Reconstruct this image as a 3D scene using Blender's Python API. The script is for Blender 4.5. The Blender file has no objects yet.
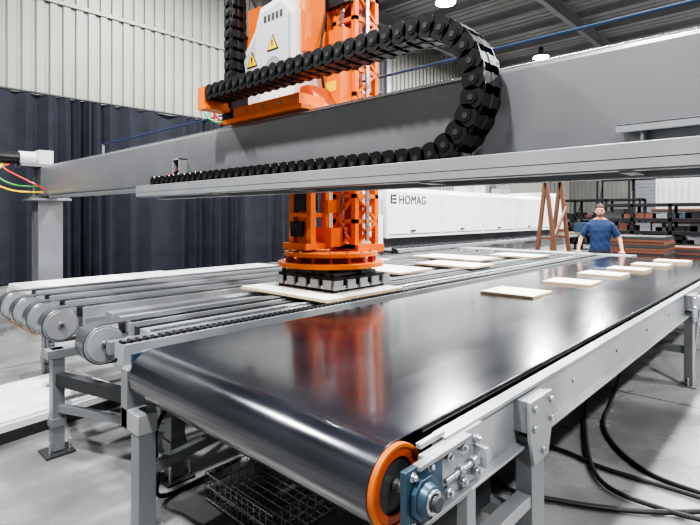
import bpy, math, random
from mathutils import Vector, Matrix
random.seed(4)
scene = bpy.context.scene
COL = scene.collection

# ---------------------------------------------------------------- materials
def mat(name, color, rough=0.5, metal=0.0, var=0.08, scale=6.0, bump=0.0, coat=0.0, stretch=(1,1,1), rvar=0.0, emis=None, estr=0):
    m = bpy.data.materials.new(name); m.use_nodes = True
    nt = m.node_tree; b = nt.nodes['Principled BSDF']
    tc = nt.nodes.new('ShaderNodeTexCoord'); mp = nt.nodes.new('ShaderNodeMapping')
    mp.inputs['Scale'].default_value = stretch
    nt.links.new(tc.outputs['Object'], mp.inputs[0])
    nz = nt.nodes.new('ShaderNodeTexNoise'); nz.inputs['Scale'].default_value = scale
    nz.inputs['Detail'].default_value = 5
    nt.links.new(mp.outputs[0], nz.inputs['Vector'])
    rp = nt.nodes.new('ShaderNodeValToRGB')
    rp.color_ramp.elements[0].position = 0.3; rp.color_ramp.elements[1].position = 0.7
    lo = [max(0, c*(1-var)) for c in color]; hi = [min(1, c*(1+var)) for c in color]
    rp.color_ramp.elements[0].color = (*lo, 1); rp.color_ramp.elements[1].color = (*hi, 1)
    nt.links.new(nz.outputs['Fac'], rp.inputs[0]); nt.links.new(rp.outputs[0], b.inputs['Base Color'])
    b.inputs['Roughness'].default_value = rough; b.inputs['Metallic'].default_value = metal
    b.inputs['Coat Weight'].default_value = coat
    if rvar:
        mr = nt.nodes.new('ShaderNodeMapRange'); mr.inputs['To Min'].default_value = max(0.02, rough-rvar)
        mr.inputs['To Max'].default_value = rough+rvar
        mr.inputs['From Min'].default_value = 0.3; mr.inputs['From Max'].default_value = 0.7
        nt.links.new(nz.outputs['Fac'], mr.inputs[0]); nt.links.new(mr.outputs[0], b.inputs['Roughness'])
    if bump:
        bp = nt.nodes.new('ShaderNodeBump'); bp.inputs['Strength'].default_value = bump; bp.inputs['Distance'].default_value = 0.01
        nt.links.new(nz.outputs['Fac'], bp.inputs['Height']); nt.links.new(bp.outputs[0], b.inputs['Normal'])
    if emis:
        b.inputs['Emission Color'].default_value = (*emis, 1); b.inputs['Emission Strength'].default_value = estr
    return m

GREY = mat('grey_paint', (0.21,0.22,0.23), 0.35, 0.25, 0.08, 3)
GREYL = mat('light_grey_paint', (0.33,0.34,0.35), 0.33, 0.25, 0.07, 3)
BEAM = mat('beam_grey_paint', (0.25,0.255,0.265), 0.26, 0.35, 0.08, 1.5)
DGREY = mat('dark_grey', (0.045,0.047,0.05), 0.45, 0.2)
STEEL = mat('brushed_steel', (0.52,0.53,0.55), 0.28, 0.9, 0.08, 12, stretch=(1,8,8), rvar=0.08)
ALU = mat('aluminium', (0.52,0.53,0.55), 0.30, 0.8, 0.08, 10)
BLACK = mat('black_plastic', (0.011,0.011,0.012), 0.36, 0.0, 0.1)
RUB = mat('black_rubber', (0.012,0.012,0.012), 0.6)
BELT = mat('black_belt', (0.012,0.014,0.020), 0.20, 0.0, 0.25, 2.2, bump=0.05, coat=0.8, stretch=(0.5,1.5,1), rvar=0.05)
BELT.node_tree.nodes['Principled BSDF'].inputs['Coat Roughness'].default_value=0.13
BELT.node_tree.nodes['Principled BSDF'].inputs['IOR'].default_value=1.65
STRIP = mat('strip_belt', (0.08,0.085,0.09), 0.30, 0.1, 0.1, 4, stretch=(0.4,3,1))
ORANGE = mat('orange_paint', (0.84,0.185,0.010), 0.38, 0.0, 0.06, 4, coat=0.15)
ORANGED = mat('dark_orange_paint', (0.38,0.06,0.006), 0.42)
ORANGER = mat('dull_orange_guard', (0.50,0.12,0.015), 0.5)
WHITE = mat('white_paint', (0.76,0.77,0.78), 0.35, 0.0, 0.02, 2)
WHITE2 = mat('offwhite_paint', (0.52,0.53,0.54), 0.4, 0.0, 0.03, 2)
YEL = mat('yellow', (0.95,0.60,0.01), 0.4)
RED = mat('red', (0.7,0.04,0.03), 0.4)
GREEN = mat('green', (0.04,0.32,0.06), 0.4)
BLUE = mat('blue', (0.02,0.045,0.11), 0.5)
BLUEG = mat('blue_grey_cast', (0.04,0.075,0.11), 0.38, 0.3)
BOARD = mat('coated_board', (0.80,0.77,0.70), 0.45, 0.0, 0.03, 5)
BOARDE = mat('board_edge', (0.58,0.45,0.29), 0.6, 0.0, 0.15, 30)
WOOD = mat('pallet_wood', (0.20,0.135,0.085), 0.7, 0.0, 0.3, 8, stretch=(1,10,10), bump=0.2)
REDW = mat('reddish_wood', (0.13,0.045,0.028), 0.6, 0.0, 0.3, 8, stretch=(1,10,10))
RUST = mat('brown_steel', (0.14,0.065,0.035), 0.5, 0.2)
FLOOR = mat('concrete', (0.19,0.19,0.187), 0.27, 0.0, 0.32, 1.6, bump=0.05, rvar=0.12)
WALLM = mat('ribbed_wall_metal', (0.27,0.27,0.243), 0.5, 0.1, 0.06, 1)
WALLD = mat('far_wall_metal', (0.17,0.17,0.16), 0.5, 0.1, 0.08, 1)
CEILM = mat('ceiling_metal', (0.22,0.22,0.22), 0.6, 0.1, 0.1, 1)
CURT = mat('curtain_cloth', (0.009,0.011,0.019), 0.8, 0.0, 0.3, 3)
EMIT = mat('lamp_glass', (1,1,1), 0.3, emis=(1,0.97,0.92), estr=50)
SKIN = mat('skin', (0.46,0.24,0.16), 0.5, 0.0, 0.05, 20)
BEARD = mat('short_beard', (0.10,0.05,0.03), 0.7, 0.0, 0.3, 80)
HAIR = mat('hair', (0.035,0.02,0.012), 0.6, 0.0, 0.3, 60)
SHIRT = mat('navy_shirt', (0.008,0.026,0.085), 0.75, 0.0, 0.15, 15)
PANTS = mat('dark_trousers', (0.02,0.022,0.03), 0.8, 0.0, 0.15, 15)
EYEW = mat('eye_white', (0.8,0.8,0.78), 0.3)
LIP = mat('lips', (0.33,0.12,0.10), 0.5)

nt=BELT.node_tree; b=nt.nodes['Principled BSDF']
tc=nt.nodes.new('ShaderNodeTexCoord');mp=nt.nodes.new('ShaderNodeMapping');mp.inputs['Scale'].default_value=(0.6,26,1)
nz=nt.nodes.new('ShaderNodeTexNoise');nz.inputs['Scale'].default_value=3;nz.inputs['Detail'].default_value=6
nt.links.new(tc.outputs['Object'],mp.inputs[0]);nt.links.new(mp.outputs[0],nz.inputs['Vector'])
mr=nt.nodes.new('ShaderNodeMapRange');mr.inputs['From Min'].default_value=0.3;mr.inputs['From Max'].default_value=0.7
mr.inputs['To Min'].default_value=0.07;mr.inputs['To Max'].default_value=0.19
nt.links.new(nz.outputs['Fac'],mr.inputs[0]);nt.links.new(mr.outputs[0],b.inputs['Coat Roughness'])

# ---------------------------------------------------------------- mesh builder
class MB:
    def __init__(s): s.v=[]; s.f=[]; s.m=[]; s.mats=[]
    def mi(s, m):
        if m not in s.mats: s.mats.append(m)
        return s.mats.index(m)
    def add(s, vs, fs, m):
        o=len(s.v); s.v += [tuple(v) for v in vs]; k=s.mi(m)
        for f in fs: s.f.append([i+o for i in f]); s.m.append(k)
    def bx(s, x0,x1,y0,y1,z0,z1,m,M=None):
        if x0>x1:x0,x1=x1,x0
        if y0>y1:y0,y1=y1,y0
        if z0>z1:z0,z1=z1,z0
        vs=[Vector(p) for p in [(x0,y0,z0),(x1,y0,z0),(x1,y1,z0),(x0,y1,z0),(x0,y0,z1),(x1,y0,z1),(x1,y1,z1),(x0,y1,z1)]]
        if M is not None: vs=[M@v for v in vs]
        s.add(vs,[(0,3,2,1),(4,5,6,7),(0,1,5,4),(1,2,6,5),(2,3,7,6),(3,0,4,7)],m)
    def beam(s,p0,p1,w,h,m,up=(0,0,1)):
        p0=Vector(p0);p1=Vector(p1);d=(p1-p0);L=d.length;d.normalize();u=Vector(up)
        if abs(d.dot(u))>0.98: u=Vector((0,1,0))
        a=d.cross(u).normalized(); b=a.cross(d).normalized()
        M=Matrix((( d.x,a.x,b.x,p0.x),(d.y,a.y,b.y,p0.y),(d.z,a.z,b.z,p0.z),(0,0,0,1)))
        s.bx(0,L,-w/2,w/2,-h/2,h/2,m,M)
    def cyl(s,p0,p1,r,m,n=24,r1=None):
        p0=Vector(p0);p1=Vector(p1);d=(p1-p0).normalized();r1=r if r1 is None else r1
        u=Vector((0,0,1)) if abs(d.z)<0.9 else Vector((1,0,0))
        a=d.cross(u).normalized();b=d.cross(a)
        vs=[];
        for p,rr in((p0,r),(p1,r1)):
            for i in range(n):
                t=2*math.pi*i/n; vs.append(p+a*math.cos(t)*rr+b*math.sin(t)*rr)
        fs=[(i,i+n,(i+1)%n+n,(i+1)%n) for i in range(n)]
        fs.append(tuple(range(n))); fs.append(tuple(range(2*n-1,n-1,-1)))
        s.add(vs,fs,m)
    def ring(s,p0,p1,ro,ri,m,n=32):
        p0=Vector(p0);p1=Vector(p1);d=(p1-p0).normalized()
        u=Vector((0,0,1)) if abs(d.z)<0.9 else Vector((1,0,0))
        a=d.cross(u).normalized();b=d.cross(a);vs=[]
        for p,rr in((p0,ro),(p1,ro),(p1,ri),(p0,ri)):
            for i in range(n):
                t=2*math.pi*i/n; vs.append(p+a*math.cos(t)*rr+b*math.sin(t)*rr)
        fs=[]
        for k in range(4):
            k2=(k+1)%4
            for i in range(n):
                j=(i+1)%n; fs.append((k*n+i,k2*n+i,k2*n+j,k*n+j))
        s.add(vs,fs,m)
    def prism(s,pts,axis,a0,a1,m):
        n=len(pts);vs=[]
        for a in(a0,a1):
            for p in pts:
                if axis=='X': vs.append((a,p[0],p[1]))
                elif axis=='Y': vs.append((p[0],a,p[1]))
                else: vs.append((p[0],p[1],a))
        fs=[(i,(i+1)%n,(i+1)%n+n,i+n) for i in range(n)]
        fs.append(tuple(range(n-1,-1,-1))); fs.append(tuple(range(n,2*n)))
        s.add(vs,fs,m)
    def tube(s,pts,r,m,n=8,sub=6):
        P=[Vector(p) for p in pts]; Q=[]
        if len(P)>2:
            E=[P[0]*2-P[1]]+P+[P[-1]*2-P[-2]]
            for i in range(1,len(E)-2):
                for k in range(sub):
                    t=k/sub;a,b,c,d=E[i-1],E[i],E[i+1],E[i+2]
                    Q.append(0.5*((2*b)+(c-a)*t+(2*a-5*b+4*c-d)*t*t+(3*b-a-3*c+d)*t**3))
            Q.append(P[-1])
        else: Q=P
        vs=[];up=Vector((0.13,0.31,0.94)).normalized()
        for i,q in enumerate(Q):
            d=(Q[min(i+1,len(Q)-1)]-Q[max(i-1,0)]).normalized()
            a=d.cross(up)
            if a.length<1e-3:a=d.cross(Vector((1,0,0)))
            a.normalize();b=d.cross(a)
            for k in range(n):
                t=2*math.pi*k/n; vs.append(q+a*math.cos(t)*r+b*math.sin(t)*r)
        fs=[]
        for i in range(len(Q)-1):
            for k in range(n):
                k2=(k+1)%n; fs.append((i*n+k,i*n+k2,(i+1)*n+k2,(i+1)*n+k))
        fs.append(tuple(range(n-1,-1,-1)));fs.append(tuple(range((len(Q)-1)*n,len(Q)*n)))
        s.add(vs,fs,m)
    def ell(s,c,r,m,nu=20,nv=12,fn=None):
        vs=[];fs=[]
        for j in range(nv+1):
            ph=math.pi*j/nv
            for i in range(nu):
                t=2*math.pi*i/nu
                p=Vector((math.sin(ph)*math.cos(t),math.sin(ph)*math.sin(t),math.cos(ph)))
                if fn:p=fn(p)
                vs.append((c[0]+p.x*r[0],c[1]+p.y*r[1],c[2]+p.z*r[2]))
        for j in range(nv):
            for i in range(nu):
                k=(i+1)%nu; fs.append((j*nu+i,(j+1)*nu+i,(j+1)*nu+k,j*nu+k))
        s.add(vs,fs,m)
    def loop_belt(s,x0,x1,y0,y1,zc,r,t,m,n=20):
        """endless belt: half-round at both ends, axis along Y"""
        out=[];inn=[]
        for rr,L in((r,out),(r-t,inn)):
            for i in range(n+1):
                a=math.pi/2+math.pi*i/n; L.append((x0+rr*math.cos(a),zc+rr*math.sin(a)))
            for i in range(n+1):
                a=-math.pi/2+math.pi*i/n; L.append((x1+rr*math.cos(a),zc+rr*math.sin(a)))
        N=len(out);vs=[]
        for L,y in((out,y0),(out,y1),(inn,y1),(inn,y0)):
            vs+=[(p[0],y,p[1]) for p in L]
        fs=[]
        for k in range(4):
            k2=(k+1)%4
            for i in range(N):
                j=(i+1)%N; fs.append((k*N+i,k*N+j,k2*N+j,k2*N+i))
        s.add(vs,fs,m)
    def build(s,name,bevel=0.0,parent=None,smooth=35,fix=True):
        me=bpy.data.meshes.new(name); me.from_pydata(s.v,[],s.f)
        for m in s.mats: me.materials.append(m)
        me.polygons.foreach_set('material_index',s.m)
        me.polygons.foreach_set('use_smooth',[True]*len(s.f))
        me.update()
        if fix:
            import bmesh
            bm=bmesh.new();bm.from_mesh(me);bmesh.ops.recalc_face_normals(bm,faces=bm.faces);bm.to_mesh(me);bm.free()
        me.set_sharp_from_angle(angle=math.radians(smooth))
        o=bpy.data.objects.new(name,me);COL.objects.link(o)
        if bevel:
            b=o.modifiers.new('bevel','BEVEL');b.width=bevel;b.segments=2;b.limit_method='ANGLE';b.angle_limit=math.radians(50)
            b.harden_normals=False
        if parent:o.parent=parent
        return o

# ---------------------------------------------------------------- room shell
CZ=9.8
m=MB(); m.bx(-6,40,-8,14.2,-0.1,0,FLOOR)
for x in (-1,5,11,17,23,29,35): m.bx(x-0.006,x+0.006,-8,14,0,0.002,DGREY)
for y in (-4,0.2,6.2): m.bx(-6,40,y-0.006,y+0.006,0,0.002,DGREY)
m.build('floor')

def ribbed(name,mat_,u0,u1,place,per=0.3,h=0.055,v0=0,v1=CZ):
    prof=[];u=u0
    while u<u1:
        prof+=[(u,0),(u+per*0.34,0),(u+per*0.40,h),(u+per*0.94,h)];u+=per
    prof.append((u1,0))
    vs=[];n=len(prof)
    for v in(v0,v1):
        vs+=[place(a,b,v) for a,b in prof]
    m=MB();m.add(vs,[(i,i+1,i+1+n,i+n) for i in range(n-1)],mat_)
    return m
m=ribbed('wall_back',WALLM,-6,40,lambda a,b,v:(a,14-b,v)); m.bx(-6,40,14.03,14.15,0,CZ,WALLM)
m.bx(-6,40,13.9,13.945,6.9,7.0,WALLM)
m.build('wall_back',fix=False,smooth=20)
m=ribbed('wall_right',WALLD,-8,14,lambda a,b,v:(40-b,a,v)); m.bx(40.03,40.15,-8,14,0,CZ,WALLD)
m.build('wall_right',fix=False,smooth=20)
m=ribbed('wall_front',WALLD,-6,40,lambda a,b,v:(a,-8+b,v)); m.bx(-6,40,-8.15,-8.03,0,CZ,WALLD)
m.build('wall_front',fix=False,smooth=20)
m=ribbed('wall_left',WALLD,-8,14,lambda a,b,v:(-6+b,a,v)); m.bx(-6.15,-6.03,-8,14,0,CZ,WALLD)
m.build('wall_left',fix=False,smooth=20)
m=MB(); 
for i in range(18): m.bx(39.84,39.91,4.6,9.4,0.05+i*0.25,0.05+i*0.25+0.235,GREY)
m.bx(39.83,39.93,4.4,4.6,0,4.8,DGREY);m.bx(39.83,39.93,9.4,9.6,0,4.8,DGREY);m.bx(39.78,39.93,4.4,9.6,4.6,5.0,DGREY)
m.build('door_1')
m=ribbed('ceiling',CEILM,-6,40,lambda a,b,v:(a,v,CZ-b),per=0.4,h=0.05,v0=-8,v1=14); m.bx(-6,40,-8,14,CZ+0.03,CZ+0.1,CEILM)
m.build('ceiling',fix=False,smooth=20)
m=MB()
for x in range(-5,40,2):
    m.bx(x,x+0.02,-7.9,13.9,CZ-0.28,CZ-0.06,CEILM); m.bx(x,x+0.09,-7.9,13.9,CZ-0.29,CZ-0.27,CEILM)
for y in (-4,1.5,7,12.4):
    m.bx(-5.9,39.9,y-0.01,y+0.01,CZ-0.75,CZ-0.28,GREY);m.bx(-5.9,39.9,y-0.1,y+0.1,CZ-0.77,CZ-0.75,GREY);m.bx(-5.9,39.9,y-0.1,y+0.1,CZ-0.3,CZ-0.28,GREY)
m.build('roof_beam')

# high-bay lamps
for x in (-1.5,6.8,15.1,23.4,31.7):
    for y in (9.5,2.0,-5.0):
        m=MB()
        m.cyl((x,y,9.32),(x,y,9.05),0.12,ALU,24,0.36)
        m.cyl((x,y,9.5),(x,y,9.32),0.11,DGREY)
        m.tube([(x,y,9.5),(x,y,CZ-0.05)],0.012,DGREY)
        m.cyl((x,y,9.05),(x,y,9.02),0.34,EMIT,24)
        o=m.build('high_bay_lamp')
        l=bpy.data.lights.new('lamp_light','AREA');l.shape='DISK';l.size=0.65;l.energy=1080;l.color=(0.98,0.985,1.0)
        lo=bpy.data.objects.new('lamp_light',l);COL.objects.link(lo);lo.location=(x,y,9.0);lo.parent=o

# ---------------------------------------------------------------- curtain
vs=[];fs=[]
x=-5.0;cols=[]
ph=0
while x<13.2:
    ph+=0.03*(15+9*math.sin(x*1.7)+4*math.sin(x*4.3))
    cols.append((x,ph));x+=0.03
rows=[0.03,0.6,1.6,2.6,3.6,4.2,4.45]
for z in rows:
    f=1.15-0.45*(z/4.5)
    for (x,p) in cols:
        vs.append((x+0.02*math.sin(p*2),13.45+f*(0.085*math.sin(p)+0.04*math.sin(p*0.37+z*0.3)),z))
n=len(cols)
for r in range(len(rows)-1):
    for i in range(n-1): fs.append((r*n+i,r*n+i+1,(r+1)*n+i+1,(r+1)*n+i))
m=MB();m.add(vs,fs,CURT);
m.tube([(-5,13.45,4.48),(13.2,13.45,4.48)],0.03,DGREY)
for x in (-5,-1.4,2.2,5.8,9.4,13.2): m.cyl((x,13.68,0),(x,13.68,4.46),0.03,DGREY,12)
m.build('drape_curtain',fix=False,smooth=80)

# ---------------------------------------------------------------- belt conveyor
m=MB()
XA,XB=1.22,9.2; YR,YL=0.94,2.57
m.loop_belt(XA,XB,YR+0.015,YL-0.02,0.77,0.13,0.008,BELT,28)
m.cyl((XA,YR+0.01,0.77),(XA,YL-0.01,0.77),0.121,DGREY,40); m.cyl((XB,YR,0.77),(XB,YL,0.77),0.121,STEEL,40)
m.bx(1.4,9.05,YR+0.03,YL-0.03,0.865,0.889,GREY)
for y0,y1,sg in ((0.895,0.935,-1),(2.575,2.615,1)):
    m.bx(1.40,9.05,y0,y1,0.66,0.872,GREYL)
    m.bx(1.40,9.05,min(y0,y0+sg*0.04),max(y1,y1+sg*0.04),0.66,0.672,GREYL)
    m.bx(1.40,9.05,min(y0,y0+sg*0.015),max(y1,y1+sg*0.015),0.862,0.878,GREYL)
for x in (2.0,3.2,4.4,5.6,6.8,8.0,8.9): m.bx(x-0.03,x+0.03,0.93,2.58,0.67,0.75,GREY)
for sg,y in ((-1,0.895),(1,2.615)):
    yy=lambda a:y+sg*a
    if sg<0:
        m.ring((XA,y+0.06,0.77),(XA,y+0.040,0.77),0.1265,0.112,ORANGER,48)
        m.ring((XA,y+0.055,0.77),(XA,y+0.044,0.77),0.112,0.085,ORANGED,40)
        m.bx(XA+0.06,1.42,y+0.0,y+0.02,0.872,0.890,GREYL)
    m.cyl((XA,y-sg*0.05,0.77),(XA,yy(0.10),0.77),0.022,STEEL,24)
    m.bx(1.26,1.62,yy(0.004),yy(0.026),0.685,0.868,GREYL)
    m.bx(1.145,1.34,yy(0.022),yy(0.042),0.675,0.865,BLUEG)
    m.bx(1.20,1.50,yy(0.026),yy(0.055),0.852,0.868,GREY); m.bx(1.20,1.50,yy(0.026),yy(0.055),0.675,0.690,GREY)
    m.prism([(1.165,0.74),(1.195,0.71),(1.25,0.71),(1.28,0.74),(1.28,0.80),(1.25,0.83),(1.195,0.83),(1.165,0.80)],'Y',min(yy(0.042),yy(0.062)),max(yy(0.042),yy(0.062)),BLUEG)
    m.cyl((XA,yy(0.055),0.77),(XA,yy(0.085),0.77),0.050,BLUEG,32,0.043)
    m.ring((XA,yy(0.08),0.77),(XA,yy(0.092),0.77),0.036,0.024,STEEL,32)
    m.cyl((XA,yy(0.085),0.77),(XA,yy(0.108),0.77),0.022,DGREY,24)
    m.cyl((1.34,yy(0.05),0.77),(1.62,yy(0.05),0.77),0.009,STEEL,12)
    m.cyl((1.50,yy(0.05),0.77),(1.53,yy(0.05),0.77),0.02,STEEL,6); m.cyl((1.42,yy(0.05),0.77),(1.44,yy(0.05),0.77),0.018,STEEL,6)
    m.bx(1.56,1.58,yy(0.02),yy(0.075),0.735,0.805,GREYL)
    for bx_,bz in ((1.182,0.695),(1.182,0.84),(1.27,0.70),(1.27,0.84),(1.38,0.83),(1.47,0.83),(1.56,0.83),(1.38,0.715),(1.47,0.715),(1.56,0.715)):
        m.cyl((bx_,yy(0.03),bz),(bx_,yy(0.056),bz),0.010,STEEL,6); m.cyl((bx_,yy(0.026),bz),(bx_,yy(0.046),bz),0.015,STEEL,16)
    for i in range(9):
        m.cyl((2.6+i*0.75,yy(0.0),0.77),(2.6+i*0.75,yy(0.008),0.77),0.012,STEEL,6)
for x in (2.03,5.6,8.8):
    for sg,y in ((-1,0.87),(1,2.64)):
        w=0.062
        m.bx(x-w,x+w,y-0.035,y+0.035,0.02,0.70,GREY)
        ya,yb=(y+sg*0.035,y+sg*0.05)
        m.prism([(x-0.11,0.86),(x+0.11,0.86),(x+0.11,0.72),(x+0.07,0.60),(x-0.07,0.60),(x-0.11,0.72)],'Y',min(ya,yb),max(ya,yb),GREYL)
        m.bx(x-0.10,x+0.10,y-0.034,y+0.034,0.73,0.858,GREY)
        m.bx(x-0.09,x+0.09,y-0.07,y+0.07,0.0,0.015,GREY)
        for dx,dz in ((-0.08,0.83),(0.08,0.83),(-0.08,0.75),(0.08,0.75),(0,0.64)):
            m.cyl((x+dx,y+sg*0.05,dz),(x+dx,y+sg*0.065,dz),0.014,STEEL,6)
        for dx in (-0.075,0.075): m.cyl((x+dx,y,0.015),(x+dx,y,0.09),0.009,STEEL,10)
    m.bx(x-0.03,x+0.03,0.87,2.64,0.30,0.36,GREY)
    m.bx(x-0.03,x+0.03,0.9,2.6,0.60,0.66,GREY)
m.beam((5.63,0.87,0.12),(6.1,0.87,0.66),0.04,0.04,GREY)
m.bx(1.10,1.19,2.46,2.55,0.02,0.605,GREY);m.bx(1.06,1.23,2.42,2.59,0,0.015,GREY)
m.bx(1.095,1.195,2.585,2.66,0.50,0.80,GREY);m.bx(1.095,1.195,2.455,2.655,0.50,0.60,GREYL);m.bx(1.19,1.5,2.6,2.64,0.68,0.74,GREY)
m.beam((1.195,2.5,0.3),(1.98,2.62,0.33),0.05,0.05,GREY)
m.bx(1.50,1.98,0.84,0.90,0.42,0.47,GREYL);m.bx(1.50,1.56,0.86,0.90,0.47,0.66,GREY)
m.bx(1.5,1.9,0.98,1.3,0.42,0.58,DGREY); m.cyl((1.7,1.3,0.5),(1.7,1.7,0.5),0.08,DGREY,24)
for x in (2.6,3.8,5.0,6.2,7.4): m.cyl((x,0.94,0.61),(x,2.57,0.61),0.028,STEEL,16)
m.tube([(1.75,1.05,0.45),(1.8,1.2,0.2),(1.9,1.5,0.02),(2.4,1.7,0.015)],0.012,RUB)
m.tube([(1.3,2.5,0.62),(1.24,2.57,0.45),(1.28,2.62,0.2),(1.35,2.68,0.02),(1.9,2.75,0.015)],0.012,RUB)
m.build('belt_conveyor',0.0025)

# ---------------------------------------------------------------- strip conveyor
m=MB()
strips=(3.41,4.22,4.62,5.02,5.42)
for i,y in enumerate(strips):
    r=0.13; xs=1.27; hw=0.06 if i else 0.075
    m.loop_belt(xs,9.15,y-hw+0.006,y+hw-0.006,0.77,r,0.006,STRIP,24)
    for xx in (xs,9.15):
        m.cyl((xx,y-hw-0.004,0.77),(xx,y+hw+0.004,0.77),r-0.007,ALU,40)
        m.cyl((xx,y-hw-0.012,0.77),(xx,y+hw+0.012,0.77),r-0.022,GREYL,40)
        m.cyl((xx,y-hw-0.024,0.77),(xx,y+hw+0.024,0.77),0.028,STEEL,20)
        m.cyl((xx,y-hw-0.032,0.77),(xx,y+hw+0.032,0.77),0.013,DGREY,12)
    m.bx(1.45,9.0,y-0.045,y+0.045,0.80,0.893,ALU)
    m.bx(1.42,9.0,y+hw+0.002,y+hw+0.018,0.74,0.885,GREYL)
    m.bx(1.42,9.0,y-hw-0.018,y-hw-0.002,0.74,0.885,GREYL)
    m.bx(1.44,1.60,y-hw-0.025,y+hw+0.025,0.70,0.80,GREY)
m.bx(1.5,9.0,3.62,3.68,0.78,0.87,GREYL); m.bx(1.5,9.0,3.80,3.92,0.80,0.875,ALU)
m.bx(1.15,9.3,2.76,2.84,0.77,0.89,GREYL); m.bx(1.15,9.3,2.74,2.86,0.765,0.775,GREYL)
m.bx(1.15,9.3,2.845,2.875,0.80,0.885,STEEL)
x=1.16
while x<9.28:
    m.cyl((x,2.775,0.898),(x,2.825,0.898),0.011,BLACK,8); m.bx(x,x+0.045,2.782,2.790,0.89,0.904,DGREY); x+=0.045
m.bx(1.42,9.3,2.98,3.16,0.83,0.875,GREYL); m.bx(1.42,9.3,3.00,3.02,0.875,0.895,STEEL)
m.bx(1.42,9.3,3.20,3.24,0.78,0.88,DGREY)
m.prism([(3.98,0.66),(3.98,0.76),(3.30,0.80),(3.02,0.87),(2.80,0.87),(2.80,0.50),(3.02,0.48)],'X',1.40,1.44,GREYL)
m.bx(1.25,1.42,3.20,3.26,0.73,0.81,GREY); m.bx(1.36,1.40,3.86,3.90,0.70,0.73,RED)
m.bx(1.42,1.48,2.76,5.6,0.64,0.72,GREY)
m.bx(1.05,1.5,3.70,3.80,0.64,0.70,GREY)
def leg(x,y,zt=0.66,w=0.09):
    m.bx(x-w/2,x+w/2,y-w/2,y+w/2,0.02,zt,GREY)
    m.bx(x-0.09,x+0.09,y-0.09,y+0.09,0.0,0.015,DGREY)
    m.cyl((x-0.06,y-0.06,0.015),(x-0.06,y-0.06,0.10),0.008,STEEL,8);m.cyl((x+0.06,y-0.06,0.015),(x+0.06,y-0.06,0.10),0.008,STEEL,8)
    m.bx(x-w/2-0.008,x+w/2+0.008,y-w/2-0.008,y+w/2+0.008,0.18,0.24,GREY)
leg(1.5,2.86,0.77); leg(1.12,3.75,0.70,0.075); leg(1.55,5.45,0.66)
for x in (4.6,8.2):
    for y in (2.86,4.1,5.4): leg(x,y,0.74)
    m.bx(x-0.04,x+0.04,2.8,5.6,0.64,0.72,GREY); m.bx(x-0.03,x+0.03,2.85,5.4,0.28,0.34,GREY)
m.beam((1.42,2.83,0.47),(1.12,3.75,0.50),0.06,0.08,DGREY)
m.bx(1.38,1.54,2.80,2.92,0.40,0.52,GREY)
m.beam((1.5,2.86,0.30),(1.12,3.75,0.30),0.04,0.05,GREY)
m.beam((1.12,3.75,0.49),(1.55,5.45,0.49),0.05,0.06,GREY)
m.bx(1.5,8.2,2.83,2.89,0.45,0.51,DGREY)
m.bx(1.45,8.2,3.95,4.05,0.62,0.70,GREY)
m.beam((1.5,2.86,0.45),(2.3,3.2,0.04),0.05,0.05,DGREY)
m.bx(9.38,9.84,2.30,5.6,0.86,0.90,GREYL); m.bx(9.38,9.84,2.30,5.6,0.80,0.86,GREY)
for y in (2.4,5.5): m.bx(9.5,9.58,y-0.04,y+0.04,0,0.8,GREY)
m.bx(9.1,9.45,3.0,3.1,0.80,0.86,GREY);m.bx(9.0,9.45,5.52,5.58,0.80,0.86,GREY)
m.build('strip_conveyor',0.002)

# ---------------------------------------------------------------- boards
def board(cx,cy,z,sx,sy,t=0.022,rot=0.0,name='coated_board_panel'):
    m=MB();M=Matrix.Translation((cx,cy,z))@Matrix.Rotation(rot,4,'Z')
    m.bx(-sx/2,sx/2,-sy/2,sy/2,0,t-0.002,BOARDE,M)
    m.bx(-sx/2,sx/2,-sy/2,sy/2,t-0.002,t,BOARD,M)
    return m.build(name)
for (x,y,sx,sy,r) in ((4.28,1.96,.42,.48,0),(5.33,1.84,.40,.46,.03),(6.3,1.82,.40,.46,-.02),(7.1,1.75,.38,.44,0),(7.93,1.67,.38,.44,.02),(8.75,1.57,.36,.44,0)):
    board(x,y,0.9005,sx,sy,rot=r)
board(3.22,3.36,0.911,0.98,1.15,0.025)
for (x,y,sx,sy) in ((5.0,4.1,.7,1.1),(6.1,3.7,.6,.9),(7.1,4.3,.7,1.2),(8.2,3.7,.6,.8),(5.7,5.1,.6,.7)):
    board(x,y,0.9005,sx,sy,0.025)

# ---------------------------------------------------------------- gantry
m=MB()
GX0,GX1=2.80,3.06; BT,BB=2.47,1.94
def rrect(x0,x1,z0,z1,r,n=5):
    pts=[]
    for cx,cz,a0 in ((x1-r,z1-r,0),(x0+r,z1-r,90),(x0+r,z0+r,180),(x1-r,z0+r,270)):
        for i in range(n+1):
            a=math.radians(a0+90*i/n);pts.append((cx+r*math.cos(a),cz+r*math.sin(a)))
    return pts
m.prism(rrect(GX0,GX1,BB,BT,0.03),'Y',-1.7,10.65,BEAM)
m.bx(GX0-0.02,GX1+0.02,10.65,10.68,BB-0.02,BT+0.02,GREYL)
m.bx(2.86,2.90,-1.6,10.6,BT,BT+0.025,STEEL)
m.bx(3.06,3.09,-1.6,10.6,2.36,2.40,STEEL); m.bx(3.06,3.09,-1.6,10.6,2.02,2.06,STEEL)
m.bx(2.47,2.80,-1.6,5.6,1.845,1.857,GREYL); m.bx(2.47,2.482,-1.6,5.6,1.80,1.925,GREYL); m.bx(2.47,2.56,-1.6,5.6,1.80,1.81,GREYL)
m.bx(2.72,2.80,-1.6,5.6,1.78,1.845,GREY); m.bx(2.80,3.0,-1.6,9.8,1.90,1.94,GREY)
for y in (-0.6,0.6,1.7,2.9,4.1,5.3): m.bx(2.5,2.98,y,y+0.06,1.79,1.83,GREY);m.bx(2.80,2.98,y,y+0.06,1.83,1.9,GREY)
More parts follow.
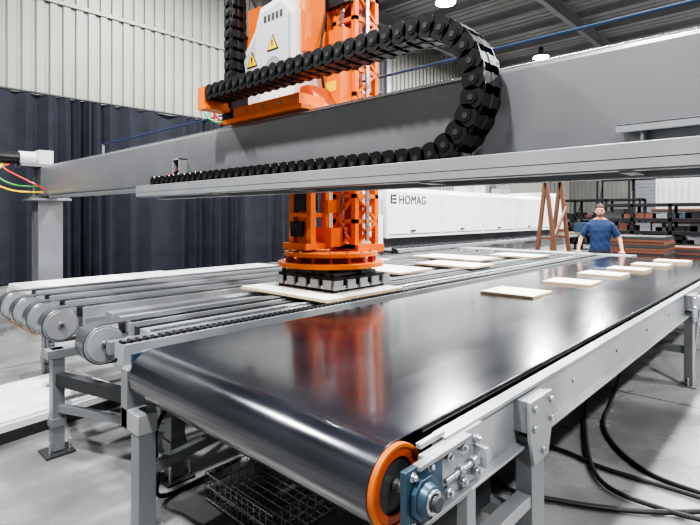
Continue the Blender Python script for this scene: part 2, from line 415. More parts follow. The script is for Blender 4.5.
m.bx(2.68,2.80,-1.6,0.72,2.03,2.042,GREYL);m.bx(2.68,2.69,-1.6,0.72,2.0,2.042,GREYL)
for y in (-0.2,0.6): m.bx(2.69,2.8,y,y+0.015,1.95,2.03,GREY)
for yc in (10.38,-1.35):
    m.prism([(2.74,yc-0.2),(3.14,yc-0.2),(3.14,yc+0.2),(2.74,yc+0.2)],'Z',0.03,1.86,BEAM)
    m.bx(2.62,3.26,yc-0.3,yc+0.3,1.86,1.90,GREYL); m.bx(2.66,3.22,yc-0.26,yc+0.26,1.90,BB,GREY)
    m.bx(2.6,3.28,yc-0.32,yc+0.32,0,0.03,GREYL)
m.cyl((2.78,10.45,2.62),(2.5,10.45,2.62),0.13,WHITE2,24); m.cyl((2.5,10.45,2.62),(2.2,10.45,2.62),0.11,BLACK,24)
m.bx(2.5,3.1,10.25,10.68,2.47,2.53,GREY); m.bx(2.78,3.02,10.3,10.62,2.5,2.78,WHITE2)
m.tube([(2.3,10.4,2.5),(2.1,10.2,2.3),(2.35,10.1,2.12),(2.78,10.1,2.1)],0.015,GREEN)
m.tube([(2.25,10.4,2.5),(2.0,10.2,2.22),(2.3,10.0,2.02),(2.78,10.0,2.0)],0.015,YEL)
m.tube([(2.35,10.4,2.5),(2.2,10.1,2.4),(2.5,9.95,2.2),(2.78,9.9,2.05)],0.013,RED)
m.bx(2.7,2.80,5.05,5.07,2.02,2.22,GREYL);m.bx(2.7,2.80,5.19,5.21,2.02,2.22,GREYL);m.bx(2.70,2.8,5.05,5.21,2.20,2.22,GREYL)
for i,mm in enumerate((RUB,ORANGED,RUB,RUB,ORANGED)):
    m.tube([(2.77,5.1+0.02*i,2.15),(2.72,5.2+.02*i,2.06),(2.66,5.5+0.02*i,1.98),(2.6,5.55,1.90),(2.6,5.3,1.90)],0.012,mm)
m.tube([(3.98,-1.6,3.02),(3.98,10.7,3.02)],0.014,BLUE)
m.bx(3.05,4.02,10.5,10.54,2.4,2.46,GREY);m.bx(3.96,4.0,10.5,10.54,2.4,3.03,GREY)
m.bx(3.05,4.02,-1.5,-1.46,2.4,2.46,GREY);m.bx(3.96,4.0,-1.5,-1.46,2.4,3.03,GREY)
m.build('gantry_frame',0.004)

# ---------------------------------------------------------------- energy chain
m=MB()
CX0,CX1=2.50,2.72; YC=1.8; RC=0.40; ZC=2.345; PITCH=0.105; H=0.14
segL=5.3-YC; arc=math.pi*RC; segU=4.15-YC
def path(s):
    if s<segL: return Vector((0,5.3-s,ZC-RC)), Vector((0,-1,0))
    s-=segL
    if s<arc:
        a=-math.pi/2 - s/RC
        return Vector((0,YC+RC*math.cos(a),ZC+RC*math.sin(a))), Vector((0,math.sin(a),-math.cos(a)))
    s-=arc
    return Vector((0,YC+s,ZC+RC)), Vector((0,1,0))
def chain_link(m,c,t,x0,x1,nrm,H,P):
    Mx=Matrix(((1,0,0,0),(0,t.y,nrm.y,c.y),(0,t.z,nrm.z,c.z),(0,0,0,1)))
    def side(xa,xb,hh,ext,cx=0,mm=BLACK):
        pts=[]
        L=P/2+ext-hh
        for i in range(9):
            a=-math.pi/2+math.pi*i/8; pts.append((cx+max(L,0.0)+hh*math.cos(a)*0.75,hh*math.sin(a)))
        for i in range(9):
            a=math.pi/2+math.pi*i/8; pts.append((cx-max(L,0.0)+hh*math.cos(a)*0.75,hh*math.sin(a)))
        n=len(pts);vs=[Mx@Vector((xa,p[0],p[1])) for p in pts]+[Mx@Vector((xb,p[0],p[1])) for p in pts]
        fs=[(i,(i+1)%n,(i+1)%n+n,i+n) for i in range(n)]+[tuple(range(n-1,-1,-1)),tuple(range(n,2*n))]
        m.add(vs,fs,mm)
    side(x0,x0+0.014,H/2,0.03); side(x1-0.014,x1,H/2,0.03)
    side(x0+0.014,x0+0.026,H/2*0.94,0.04,P*0.45); side(x1-0.026,x1-0.014,H/2*0.94,0.04,P*0.45)
    p0=Mx@Vector((x0-0.005,0,0));p1=Mx@Vector((x0+0.01,0,0));m.cyl(p0,p1,0.036,BLACK,16)
    p0=Mx@Vector((x0-0.009,0,0));p1=Mx@Vector((x0,0,0));m.cyl(p0,p1,0.018,DGREY,14)
    p0=Mx@Vector((x1+0.005,0,0));p1=Mx@Vector((x1-0.01,0,0));m.cyl(p0,p1,0.036,BLACK,16)
    for zz in (-H/2+0.004,H/2-0.014): m.bx(x0+0.012,x1-0.012,-0.034,0.034,zz,zz+0.012,BLACK,Mx)
    m.bx((x0+x1)/2-0.012,(x0+x1)/2+0.012,-0.04,0.04,-H/2,H/2,DGREY,Mx)
s=0.05;tot=segL+arc+segU
while s<tot:
    c,t=path(s); nrm=Vector((0,-t.z,t.y)); chain_link(m,c,t,CX0,CX1,nrm,H,PITCH); s+=PITCH
for i in range(4):
    pts=[]
    ss=0.0
    while ss<=tot:
        c,t=path(min(ss,tot-0.001)); pts.append((CX0+0.05+0.035*i,c.y,c.z)); ss+=0.15
    m.tube(pts,0.014,RUB if i%2 else DGREY,6,2)
m.bx(2.50,2.765,4.17,4.32,2.60,2.64,ORANGE); m.bx(2.50,2.765,4.20,4.32,2.64,2.81,ORANGE)
m.build('energy_chain')

# ---------------------------------------------------------------- gripper robot
m=MB()
m.bx(2.78,3.85,3.15,4.32,2.50,2.54,ORANGE); m.bx(2.80,3.1,3.2,4.30,2.54,2.64,ORANGE)
m.bx(3.10,3.16,3.1,4.3,1.98,2.5,ORANGE)
for y in (3.3,3.6,3.9,4.2): m.cyl((2.86,y,2.64),(2.86,y,2.66),0.02,STEEL,6)
for y in (3.25,3.45,3.7,3.95,4.2): m.cyl((2.79,y,2.59),(2.805,y,2.59),0.016,STEEL,6)
m.prism([(3.2,2.54),(4.2,2.54),(4.05,2.78),(3.35,2.78)],'X',3.05,3.35,ORANGED)
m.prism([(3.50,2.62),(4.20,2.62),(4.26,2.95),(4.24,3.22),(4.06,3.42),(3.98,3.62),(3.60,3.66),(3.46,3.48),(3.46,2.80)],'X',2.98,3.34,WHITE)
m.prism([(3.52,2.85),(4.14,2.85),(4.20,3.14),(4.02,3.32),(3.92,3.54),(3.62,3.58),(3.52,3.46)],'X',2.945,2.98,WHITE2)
m.cyl((2.93,3.72,2.98),(2.95,3.72,2.98),0.11,GREYL,32); m.cyl((2.92,3.72,2.98),(2.94,3.72,2.98),0.05,DGREY,24)
for yv in (3.60,3.66,3.72,3.78,3.84): m.bx(2.938,2.945,yv,yv+0.03,3.44,3.50,DGREY)
m.bx(3.0,3.3,4.2,4.36,2.72,2.98,DGREY); m.cyl((3.15,4.36,2.85),(3.15,4.5,2.85),0.09,BLACK,20)
m.cyl((3.15,3.75,3.64),(3.15,3.75,3.76),0.16,ORANGE,28); m.cyl((3.15,3.75,3.76),(3.15,3.75,4.1),0.11,DGREY,28)
m.prism([(4.08,3.44),(4.25,3.26),(4.27,3.5),(4.2,3.66),(4.02,3.66)],'X',3.0,3.3,ORANGE)
m.bx(3.05,3.3,3.40,3.48,3.1,3.75,ORANGE)
def tri(x,y,z,s):
    m.prism([(y-s,z-s*0.8),(y+s,z-s*0.8),(y,z+s)],'X',x-0.004,x,BLACK)
    m.prism([(y-s*.8,z-s*0.68),(y+s*.8,z-s*0.68),(y,z+s*.78)],'X',x-0.006,x-0.004,YEL)
    m.prism([(y-.005,z-s*.35),(y+.008,z-s*.35),(y+0.012,z+s*.3),(y-.008,z+s*.35)],'X',x-0.008,x-0.006,BLACK)
tri(2.944,4.06,3.12,0.085); tri(2.944,3.74,3.22,0.085); tri(3.335,3.35,3.15,0.07)
m.bx(2.94,2.945,3.60,3.80,2.86,2.88,RED); m.bx(3.295,3.3,3.25,3.40,2.75,2.85,YEL)
def mast(x0,x1,y0,y1,z0,z1,st):
    w=0.05
    for x in (x0,x1-w):
        for y in (y0,y1-w): m.bx(x,x+w,y,y+w,z0,z1,ORANGE)
    z=z0;k=0
    while z<z1-0.01:
        zz=min(z+st,z1)
        for y in (y0+0.012,y1-0.012):
            a,b=((x0+w/2),(x1-w/2));
            if k%2:a,b=b,a
            m.beam((a,y,z),(b,y,zz),0.02,0.035,ORANGE,up=(0,1,0))
        for x in (x0+0.012,x1-0.012):
            a,b=((y0+w/2),(y1-w/2))
            if k%2:a,b=b,a
            m.beam((x,a,z),(x,b,zz),0.035,0.02,ORANGE,up=(1,0,0))
        m.bx(x0,x1,y0,y0+0.03,z-0.02,z+0.02,ORANGE);m.bx(x0,x0+0.03,y0,y1,z-0.02,z+0.02,ORANGE)
        z=zz;k+=1
mast(3.46,3.80,3.16,3.46,1.30,5.2,0.24)
m.bx(3.44,3.46,3.30,3.34,1.35,5.2,STEEL)
m.bx(3.60,3.64,3.14,3.16,1.35,5.2,STEEL)
m.bx(3.55,3.72,3.30,3.40,1.35,5.2,ORANGED)
m.bx(3.38,3.76,3.50,3.56,2.54,5.0,ORANGE); m.bx(3.38,3.42,3.50,3.84,2.54,5.0,ORANGE); m.bx(3.38,3.76,3.80,3.84,2.54,5.0,ORANGE)
z=2.75
while z<4.9:
    m.cyl((3.365,3.60,z),(3.38,3.60,z),0.022,STEEL,10); m.cyl((3.365,3.76,z),(3.38,3.76,z),0.022,STEEL,10)
    m.bx(3.372,3.38,3.53,3.63,z+0.05,z+0.16,DGREY); z+=0.24
m.bx(3.34,3.38,3.665,3.705,2.54,5.0,STEEL); m.bx(3.30,3.38,3.64,3.73,3.5,3.75,DGREY)
m.bx(3.3,3.46,3.2,3.5,2.54,2.95,ORANGE); m.bx(3.34,3.46,3.2,3.48,2.95,3.35,ORANGE); m.bx(3.40,3.46,3.18,3.5,3.6,3.75,DGREY)
gx,gy=3.36,3.38
m.bx(3.46,3.84,3.12,3.50,1.24,1.32,ORANGE)
m.cyl((3.18,3.52,1.25),(3.18,3.52,1.90),0.085,ORANGE,28)
m.bx(3.06,3.30,3.40,3.64,1.84,1.90,ORANGE); m.bx(3.06,3.30,3.40,3.64,1.58,1.62,ORANGE); m.bx(3.02,3.34,3.36,3.68,1.28,1.34,ORANGE)
m.bx(3.08,3.14,3.36,3.42,1.34,1.84,ORANGE); m.bx(3.08,3.14,3.60,3.66,1.34,1.84,ORANGE);m.bx(3.27,3.32,3.36,3.42,1.34,1.84,ORANGE)
m.cyl((3.18,3.52,1.64),(3.18,3.52,1.80),0.11,DGREY,28); m.bx(3.04,3.07,3.44,3.6,1.4,1.54,BLACK)
m.bx(3.28,3.5,3.30,3.5,1.30,1.48,ORANGE);m.bx(3.28,3.5,3.34,3.44,1.62,1.74,ORANGE)
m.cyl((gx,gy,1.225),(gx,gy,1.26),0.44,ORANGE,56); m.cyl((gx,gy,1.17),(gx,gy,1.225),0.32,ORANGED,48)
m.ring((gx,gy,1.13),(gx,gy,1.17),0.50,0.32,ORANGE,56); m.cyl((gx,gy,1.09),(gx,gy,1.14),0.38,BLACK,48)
for i in range(16):
    a=2*math.pi*i/16; m.cyl((gx+0.39*math.cos(a),gy+0.39*math.sin(a),1.26),(gx+0.39*math.cos(a),gy+0.39*math.sin(a),1.275),0.016,STEEL,6)
    m.cyl((gx+0.41*math.cos(a),gy+0.41*math.sin(a),1.165),(gx+0.41*math.cos(a),gy+0.41*math.sin(a),1.226),0.018,ORANGED,8)
m.bx(gx-0.33,gx+0.33,gy-0.38,gy+0.38,0.985,1.06,DGREY); m.bx(gx-0.35,gx+0.35,gy-0.40,gy+0.40,0.957,0.985,STEEL)
m.bx(gx-0.28,gx+0.28,gy-0.32,gy+0.32,1.06,1.09,GREY)
for y in (-0.32,-0.16,0,0.16,0.32): 
    m.bx(gx-0.37,gx-0.35,gy+y-0.05,gy+y+0.05,0.96,1.04,GREYL); m.cyl((gx-0.31,gy+y,1.06),(gx-0.31,gy+y,1.10),0.02,BLACK,12)
    m.bx(gx+y-0.05,gx+y+0.05,gy-0.42,gy-0.40,0.96,1.04,GREYL)
m.bx(gx-0.33,gx+0.33,gy-0.38,gy+0.38,0.937,0.957,RUB)
for a in (0.6,1.9,3.4,4.6): m.tube([(gx+0.2*math.cos(a),gy+0.2*math.sin(a),1.09),(gx+0.42*math.cos(a),gy+0.42*math.sin(a),1.12),(gx+0.3*math.cos(a+.4),gy+0.3*math.sin(a+.4),1.05)],0.012,RUB)
for i in range(24):
    c=Vector((0,4.26,2.98+i*0.105)); chain_link(m,c,Vector((0,0,1)),2.79,2.97,Vector((0,1,0)),0.12,0.105)
m.bx(2.78,2.98,4.18,4.34,2.54,2.93,BLACK)
m.bx(2.975,3.0,4.2,4.32,3.4,5.4,GREY)
m.bx(2.97,3.5,4.22,4.28,4.75,4.8,GREY); m.bx(3.42,3.5,3.8,4.28,4.75,4.8,GREY)
m.tube([(2.88,4.32,2.7),(2.86,4.55,2.85),(2.86,4.62,2.7),(2.88,4.5,2.58),(2.9,4.3,2.6)],0.011,ORANGED)
m.tube([(2.88,4.32,2.75),(2.82,4.66,2.95),(2.82,4.74,2.7),(2.85,4.55,2.56),(2.9,4.3,2.58)],0.011,GREEN)
m.tube([(2.88,4.32,2.72),(2.9,4.6,2.8),(2.9,4.66,2.6),(2.95,4.45,2.54)],0.011,RED)
m.tube([(3.1,4.1,3.5),(3.0,4.2,3.85),(3.05,4.3,3.5),(3.1,4.3,2.9)],0.012,RUB); m.tube([(3.3,3.4,2.7),(3.2,3.36,3.1),(3.3,3.4,3.5),(3.35,3.5,4.0)],0.012,RUB)
m.build('gripper_robot',0.003)

# ---------------------------------------------------------------- edge banding machine
root=bpy.data.objects.new('edge_banding_machine',None);COL.objects.link(root)
m=MB()
Y0=6.2
xs=[7.7,9.7,11.6,13.5,15.5,17.3]
for i in range(5):
    a,b=xs[i]+0.012,xs[i+1]-0.012; top=2.17 if i<4 else 2.30
    m.prism([(Y0,1.14),(Y0+1.3,1.14),(Y0+1.3,top),(Y0+0.12,top),(Y0,top-0.1)],'X',a,b,WHITE)
    m.bx(a+0.06,b-0.06,Y0-0.012,Y0,1.2,1.22,GREY)
    m.bx(a+0.8,a+0.95,Y0-0.03,Y0,1.26,1.29,DGREY)
    m.bx(a,b,Y0-0.05,Y0+1.25,0.12,0.86,WHITE); m.bx(a+0.3,b-0.3,Y0-0.06,Y0-0.05,0.2,0.78,WHITE2)
m.bx(7.75,17.25,Y0+0.05,Y0+1.2,1.12,2.1,DGREY)
m.bx(7.75,17.25,Y0+0.2,Y0+1.2,0.86,1.14,DGREY); m.bx(7.6,17.4,Y0-0.22,Y0+0.2,0.90,0.96,STEEL)
m.bx(7.6,17.4,Y0-0.24,Y0-0.2,0.86,0.97,BLACK)
x=7.7
while x<17.3: m.cyl((x,Y0-0.35,0.93),(x,Y0-0.22,0.93),0.022,STEEL,10); x+=0.2
m.bx(7.6,17.4,Y0-0.40,Y0-0.36,0.88,0.95,GREYL)
for x in range(8,18,2): m.bx(x,x+0.06,Y0-0.40,Y0-0.02,0.8,0.88,GREYL)
m.bx(7.9,17.1,Y0+0.1,Y0+1.1,0,0.12,DGREY)
m.bx(7.15,7.66,Y0+0.1,Y0+0.9,0.1,1.95,WHITE2); m.bx(7.1,7.15,Y0+0.2,Y0+0.8,1.2,1.8,DGREY)
m.cyl((7.3,Y0+0.1,1.92),(7.3,Y0+0.02,1.92),0.13,BLUEG,24); m.cyl((7.4,Y0+0.5,1.95),(7.4,Y0+0.5,2.25),0.05,ALU,16)
m.bx(7.2,7.6,Y0,Y0+0.1,0.9,1.6,WHITE);m.bx(7.25,7.45,Y0+0.1,Y0+0.9,0,0.1,DGREY)
m.bx(11.7,12.3,Y0+0.3,Y0+0.9,2.17,2.42,WHITE2); m.bx(13.6,14.0,Y0+0.4,Y0+0.8,2.17,2.36,GREYL)
m.cyl((9.2,Y0+0.8,2.17),(9.2,Y0+0.8,3.4),0.09,ALU,20);m.cyl((12.6,Y0+0.8,2.17),(12.6,Y0+0.8,3.4),0.09,ALU,20);m.cyl((8.9,Y0+0.8,3.4),(17.2,Y0+0.8,3.4),0.14,ALU,24)
m.cyl((17.1,Y0+0.5,2.30),(17.1,Y0+0.5,2.6),0.03,GREYL,12);m.cyl((17.1,Y0+0.5,2.6),(17.1,Y0+0.5,2.72),0.05,RED,12)
m.build('body',0.01,parent=root)
cu=bpy.data.curves.new('label','FONT');cu.body='HOMAG';cu.size=0.25;cu.extrude=0.003;cu.offset=0.0;cu.space_character=1.08
to=bpy.data.objects.new('label_tmp',cu);COL.objects.link(to);bpy.context.view_layer.update()
me=bpy.data.meshes.new_from_object(to.evaluated_get(bpy.context.evaluated_depsgraph_get()));bpy.data.objects.remove(to)
me.materials.clear();me.materials.append(BLACK)
lo=bpy.data.objects.new('label',me);COL.objects.link(lo);lo.parent=root
lo.rotation_euler=(math.pi/2,0,0);lo.location=(8.10,Y0-0.005,1.83)
m=MB();m.bx(7.84,7.88,Y0-0.006,Y0-0.001,1.83,2.01,BLACK)
for z in (1.83,1.905,1.975): m.bx(7.90,8.02,Y0-0.006,Y0-0.001,z,z+0.035,BLACK)
m.build('emblem',parent=root)

# ---------------------------------------------------------------- background things
m=MB()
m.beam((13.0,4.85,0),(13.0,5.15,2.6),0.09,0.09,RUST);m.beam((13.0,5.45,0),(13.0,5.15,2.6),0.09,0.09,RUST)
m.beam((14.0,4.85,0),(14.0,5.15,2.6),0.09,0.09,RUST);m.beam((14.0,5.45,0),(14.0,5.15,2.6),0.09,0.09,RUST)
m.beam((12.9,5.15,2.62),(14.1,5.15,2.62),0.12,0.12,RUST);m.beam((13.0,5.0,1.0),(13.0,5.35,1.0),0.07,0.07,RUST);m.beam((14.0,5.0,1.0),(14.0,5.35,1.0),0.07,0.07,RUST)
m.beam((13,4.95,1.0),(14,4.95,1.9),0.06,0.06,RUST)
m.build('lifting_frame')
def rack(x,y0,y1,h,name,bays):
    m=MB();d=0.9;n=bays
    for i in range(n+1):
        y=y0+(y1-y0)*i/n
        for xx in (x,x+d): m.bx(xx,xx+0.08,y-0.045,y+0.045,0,h,BLACK)
        m.beam((x+.03,y,0.3),(x+d,y,1.1),0.03,0.03,BLACK); m.beam((x+.03,y,1.1),(x+d,y,h-0.1),0.03,0.03,BLACK)
    for z in (0.25,0.62,1.0,1.4,h-0.08):
        for xx in (x,x+d): m.bx(xx,xx+0.05,y0,y1,z,z+0.09,BLACK)
        m.bx(x,x+d,y0,y1,z+0.09,z+0.1,DGREY)
    for i in range(n*12):
        y=y0+0.1+(y1-y0-0.5)*i/(n*12); z=(0.35,1.1,0.72,1.5)[i%4]
        w=0.25+0.25*random.random(); hh=0.10+0.2*random.random()
        m.bx(x+0.1,x+0.7,y,y+w,z,z+hh,random.choice((DGREY,REDW,GREY,BLACK,BLUEG,DGREY,BLACK)))
    return m.build(name)
rack(18,1.2,5.4,1.95,'storage_rack',4)
rack(24,5.5,9.5,2.3,'storage_rack',3)
rack(30,1.0,9.0,3.6,'storage_rack',5)
def pallet(m,x,y,z,sx,sy):
    for i in range(3): m.bx(x-sx/2,x+sx/2,y-sy/2+(sy-0.1)*i/2,y-sy/2+(sy-0.1)*i/2+0.1,z+0.02,z+0.11,WOOD)
    for i in range(7):
        xx=x-sx/2+(sx-0.1)*i/6; m.bx(xx,xx+0.1,y-sy/2,y+sy/2,z+0.11,z+0.13,WOOD)
    for i in range(3):
        xx=x-sx/2+(sx-0.1)*i/2; m.bx(xx,xx+0.1,y-sy/2,y+sy/2,z,z+0.02,WOOD)
def stack(x,y,sx,sy,n,t,mats,name):
    m=MB();pallet(m,x,y,0,sx,sy);z=0.13
    for i in range(n):
        j=0.015*random.uniform(-1,1);m.bx(x-sx/2+j,x+sx/2+j,y-sy/2-j,y+sy/2-j,z,z+t-0.006,mats[i%len(mats)]);z+=t
    return m.build(name)
stack(13.6,3.05,1.2,1.1,15,0.065,(REDW,RUST,DGREY),'board_stack')
stack(15.6,2.3,1.0,1.0,10,0.065,(DGREY,REDW),'board_stack')
stack(20.5,3.0,1.2,2.4,26,0.065,(DGREY,RUST,GREY),'board_stack')
stack(0.45,5.75,1.04,1.1,8,0.04,(WHITE,WHITE2),'white_board_stack')
stack(3.2,8.3,2.4,1.3,11,0.04,(WHITE,WHITE2),'white_board_stack')
stack(6.1,9.2,2.4,1.3,8,0.04,(WHITE,WHITE2),'white_board_stack')
m=MB();m.bx(24,27,2.2,4.9,0.15,3.1,WHITE2)
for i in range(12): m.bx(23.96,24.0,2.3+i*0.22,2.38+i*0.22,0.3,3.0,WHITE2)
m.bx(23.95,24,2.2,2.28,0.15,3.1,WHITE2);m.bx(23.95,24,4.82,4.9,0.15,3.1,WHITE2);m.bx(24,27,2.2,4.9,0,0.15,DGREY)
m.build('storage_container',0.01)
m=MB();m.bx(20,21,6,8.5,0.86,0.92,WOOD)
for x in (20.05,20.9):
    for y in (6.05,8.4): m.bx(x,x+0.06,y,y+0.06,0,0.86,DGREY)
m.bx(20.2,20.6,6.3,6.9,0.92,1.3,BLUEG);m.bx(20.2,20.7,7.4,8.0,0.92,1.2,REDW)
m.build('workbench')
for x in (17,27,36):
    m=MB()
    m.bx(x-0.12,x+0.12,13.55,13.57,0,CZ-0.8,GREY);m.bx(x-0.12,x+0.12,13.85,13.87,0,CZ-0.8,GREY);m.bx(x-0.01,x+0.01,13.57,13.85,0,CZ-0.8,GREY)
    m.build('steel_column')

m=MB();z=0.014
for pts in ([(6.9,1.75),(5.8,1.5),(4.71,1.29),(4.01,1.15),(3.54,.81),(3.45,.4),(3.5,-0.2)],
            [(3.3,2.3),(3.43,1.35),(3.37,.99),(3.38,.67),(3.41,.3),(3.6,-.2)],
            [(3.2,2.2),(3.05,1.65),(2.74,1.33),(2.81,1.03),(3.0,.69),(3.3,.38),(3.7,0.1)],
            [(6.7,1.9),(5.6,1.62),(4.6,1.45),(3.9,1.25),(3.2,.95),(3.1,.6),(3.2,.2)]):
    m.tube([(p[0],p[1],z) for p in pts],0.014,RUB,8,10); z+=0.004
m.build('floor_cable')
m=MB()
cx,cy=1.72,2.2;sx,sy=0.45,0.6
for lv in (0.02,0.09,0.16):
    for a,b in (((cx-sx/2,cy-sy/2),(cx+sx/2,cy-sy/2)),((cx+sx/2,cy-sy/2),(cx+sx/2,cy+sy/2)),((cx+sx/2,cy+sy/2),(cx-sx/2,cy+sy/2)),((cx-sx/2,cy+sy/2),(cx-sx/2,cy-sy/2))):
        m.tube([(a[0],a[1],lv),(b[0],b[1],lv)],0.004,STEEL,6)
for i in range(9):
    x=cx-sx/2+sx*i/8; m.tube([(x,cy-sy/2,0.16),(x,cy-sy/2,0.02)],0.003,STEEL,6);m.tube([(x,cy-sy/2,0.02),(x,cy+sy/2,0.02)],0.003,STEEL,6);m.tube([(x,cy+sy/2,0.02),(x,cy+sy/2,0.16)],0.003,STEEL,6)
for i in range(13):
    y=cy-sy/2+sy*i/12; m.tube([(cx-sx/2,y,0.16),(cx-sx/2,y,0.02)],0.003,STEEL,6);m.tube([(cx-sx/2,y,0.02),(cx+sx/2,y,0.02)],0.003,STEEL,6);m.tube([(cx+sx/2,y,0.02),(cx+sx/2,y,0.16)],0.003,STEEL,6)
m.build('wire_tray')
m=MB();M=Matrix.Translation((1.25,4.65,0.0))@Matrix.Rotation(math.radians(8),4,'Z')
for yy_ in (-0.4,0,0.4): m.bx(-0.5,0.5,yy_-0.05,yy_+0.05,0,0.08,DGREY,M)
m.bx(-0.5,0.5,-0.45,0.5,0.08,0.13,WHITE,M);m.bx(-0.48,0.46,-0.43,0.45,0.13,0.15,WHITE,M)
m.build('white_offcut_pallet')

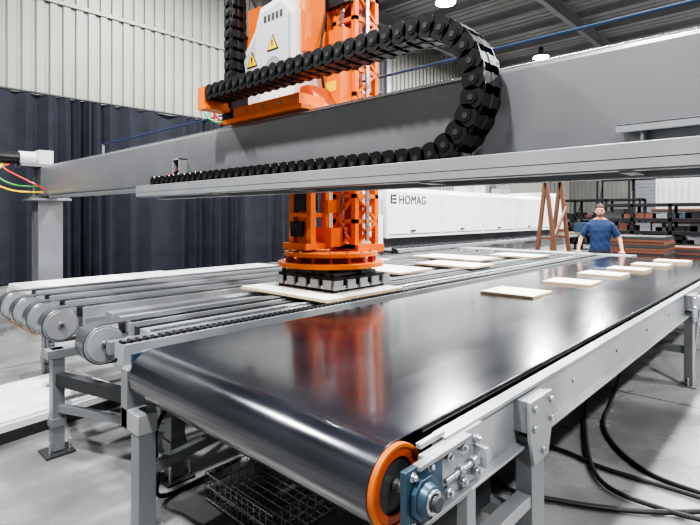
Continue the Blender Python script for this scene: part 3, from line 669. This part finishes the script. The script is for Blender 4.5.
# ---------------------------------------------------------------- man
def build_man():
    root=bpy.data.objects.new('man_standing',None);COL.objects.link(root)
    b=MB()
    def cap(p0,p1,r0,r1):
        b.cyl(p0,p1,r0,SKIN,20,r1); b.ell(p0,(r0,r0,r0),SKIN,16,10); b.ell(p1,(r1,r1,r1),SKIN,16,10)
    secs=[(0.86,.165,.115,0),(0.94,.172,.12,0),(1.02,.162,.115,-.005),(1.12,.158,.110,-.01),(1.22,.170,.113,-.01),(1.32,.185,.118,-.005),(1.40,.185,.108,0),(1.46,.150,.088,.005),(1.51,.090,.066,.005),(1.54,.055,.055,0)]
    n=28;vs=[]
    for z,rx,ry,yo in secs:
        for i in range(n):
            t=2*math.pi*i/n;c,s_=math.cos(t),math.sin(t)
            e=0.85
            vs.append((math.copysign(abs(c)**e,c)*rx,yo+math.copysign(abs(s_)**e,s_)*ry,z))
    fs=[(k*n+i,k*n+(i+1)%n,(k+1)*n+(i+1)%n,(k+1)*n+i) for k in range(len(secs)-1) for i in range(n)]
    fs+= [tuple(range(n-1,-1,-1)),tuple(range((len(secs)-1)*n,len(secs)*n))]
    b.add(vs,fs,SKIN)
    cap((0,0.01,1.46),(0,-0.008,1.60),.060,.055)
    for s_ in (-1,1):
        cap((s_*.10,0,.90),(s_*.105,-.01,.50),.088,.062)
        cap((s_*.105,-.01,.50),(s_*.11,.02,.10),.060,.042)
        b.ell((s_*.115,-.05,.045),(.048,.13,.045),SKIN,16,10)
        b.ell((s_*.165,.005,1.40),(.07,.065,.065),SKIN,18,12)
        cap((s_*.04,.015,1.535),(s_*.15,.005,1.43),.035,.045)
        cap((s_*.178,.005,1.395),(s_*.285,.03,1.22),.060,.052)
        cap((s_*.285,.03,1.22),(s_*.325,.03,1.155),.046,.041)
        cap((s_*.325,.03,1.155),(s_*.355,-.155,.975),.041,.027)
        cap((s_*.355,-.16,.968),(s_*.357,-.205,.936),.027,.026)
        for i in range(4):
            xx=s_*(.357+(-1.5+i)*.022)
            cap((s_*.356,-.175,.955),(xx,-.235,.925),.018,.012)
            L=(.062,.074,.070,.055)[i]
            cap((xx,-.235,.925),(xx+s_*0.004*(i-1.5),-.235-L*.55,.924),.0105,.009)
            cap((xx+s_*0.004*(i-1.5),-.235-L*.55,.924),(xx+s_*0.006*(i-1.5),-.235-L,.910),.009,.008)
        cap((s_*.345,-.175,.948),(s_*.316,-.205,.925),.016,.012)
        cap((s_*.316,-.205,.925),(s_*.302,-.240,.914),.012,.009)
    def hf(p):
        q=p.copy()
        if p.z<0: q.x*=1-0.25*(-p.z); q.y=q.y*(1-0.12*(-p.z))-0.10*(-p.z)
        return q
    b.ell((0,-.012,1.672),(.077,.097,.118),SKIN,28,20,hf)
    b.ell((0,-.080,1.588),(.034,.024,.022),SKIN,14,10)
    b.ell((0,-.108,1.655),(.011,.014,.028),SKIN,12,8); b.ell((0,-.113,1.640),(.015,.014,.010),SKIN,12,8)
    b.ell((0,-.092,1.70),(.055,.018,.012),SKIN,14,8)
    for s_ in (-1,1):
        b.ell((s_*.078,.0,1.662),(.010,.020,.032),SKIN,12,8)
        b.ell((s_*.040,-.076,1.64),(.022,.018,.024),SKIN,10,8)
    tmp=b.build('man_tmp')
    r=tmp.modifiers.new('r','REMESH');r.mode='VOXEL';r.voxel_size=0.005
    sm=tmp.modifiers.new('s','SMOOTH');sm.factor=0.5;sm.iterations=5
    bpy.context.view_layer.update()
    me=bpy.data.meshes.new_from_object(tmp.evaluated_get(bpy.context.evaluated_depsgraph_get()))
    bpy.data.objects.remove(tmp)
    me.materials.clear()
    for mm in (SKIN,SHIRT,PANTS,RUB,BEARD): me.materials.append(mm)
    sd=Vector((.107,.025,-.175)).normalized()
    for p in me.polygons:
        c=p.center;k=0
        ax=abs(c.x)
        arm=(Vector((ax,c.y,c.z))-Vector((.178,.005,1.395))).dot(sd)
        if c.z<0.09:k=3
        elif c.z<0.95 and ax<.24:k=2
        elif c.z<1.515+max(0,c.y)*0.35 and c.z>0.93 and (ax<.20 or arm<0.215):k=1
        elif c.z>1.568 and c.y<-0.015 and c.z<1.604+0.5*max(0,ax-0.03): k=4
        p.material_index=k; p.use_smooth=True
    sh=set()
    for p in me.polygons:
        if p.material_index in (1,2): sh.update(p.vertices)
    nrm=[v.normal.copy() for v in me.vertices]
    for i in sh:
        v=me.vertices[i]; f=max(0,min(1,(1.40-v.co.z)/0.15)); w=0.004*f*math.sin(v.co.z*38+v.co.x*22)*math.sin(v.co.x*30+1)
        v.co+=nrm[i]*(0.010+w)
    o=bpy.data.objects.new('body',me);COL.objects.link(o);o.parent=root
    h=MB()
    def hair(p):
        q=p.copy()
        front=max(0.0,min(1.0,(-p.y+0.15)/0.5))
        lim=-0.45*(1-front)+0.36*front
        if q.z<lim:
            q.x*=0.86;q.y*=0.86;q.z=max(q.z,lim-0.12)
        else:
            k=1.02+0.03*math.sin(p.x*23)*math.sin(p.y*19+p.z*11); q*=k
        return q
    h.ell((0,-.006,1.690),(.084,.106,.118),HAIR,40,28,hair)
    for s_ in (-1,1):
        h.ell((s_*.030,-.098,1.676),(.013,.009,.006),EYEW,12,8); h.ell((s_*.030,-.106,1.676),(.006,.003,.006),BLACK,10,6)
        h.ell((s_*.031,-.108,1.695),(.019,.006,.004),HAIR,10,6)
    h.ell((0,-.104,1.612),(.024,.007,.006),LIP,12,6)
    h.build('head_features',parent=root,fix=False,smooth=80)
    root.location=(10.0,2.95,0); root.rotation_euler=(0,0,math.radians(-73.7))
build_man()

# ---------------------------------------------------------------- world + camera
w=bpy.data.worlds.new('world');scene.world=w;w.use_nodes=True
w.node_tree.nodes['Background'].inputs[0].default_value=(0.88,0.94,1.0,1);w.node_tree.nodes['Background'].inputs[1].default_value=0.32
cd=bpy.data.cameras.new('camera');cam=bpy.data.objects.new('camera',cd);COL.objects.link(cam)
cam.location=(0,0,1.6);cam.rotation_euler=(math.radians(90),0,math.radians(-47))
cd.lens=500/700*36;cd.sensor_width=36;cd.shift_y=-47.5/700;cd.clip_end=200
scene.camera=cam
try:
    scene.view_settings.view_transform='AgX';scene.view_settings.look='AgX - High Contrast'
except Exception as e: print(e)
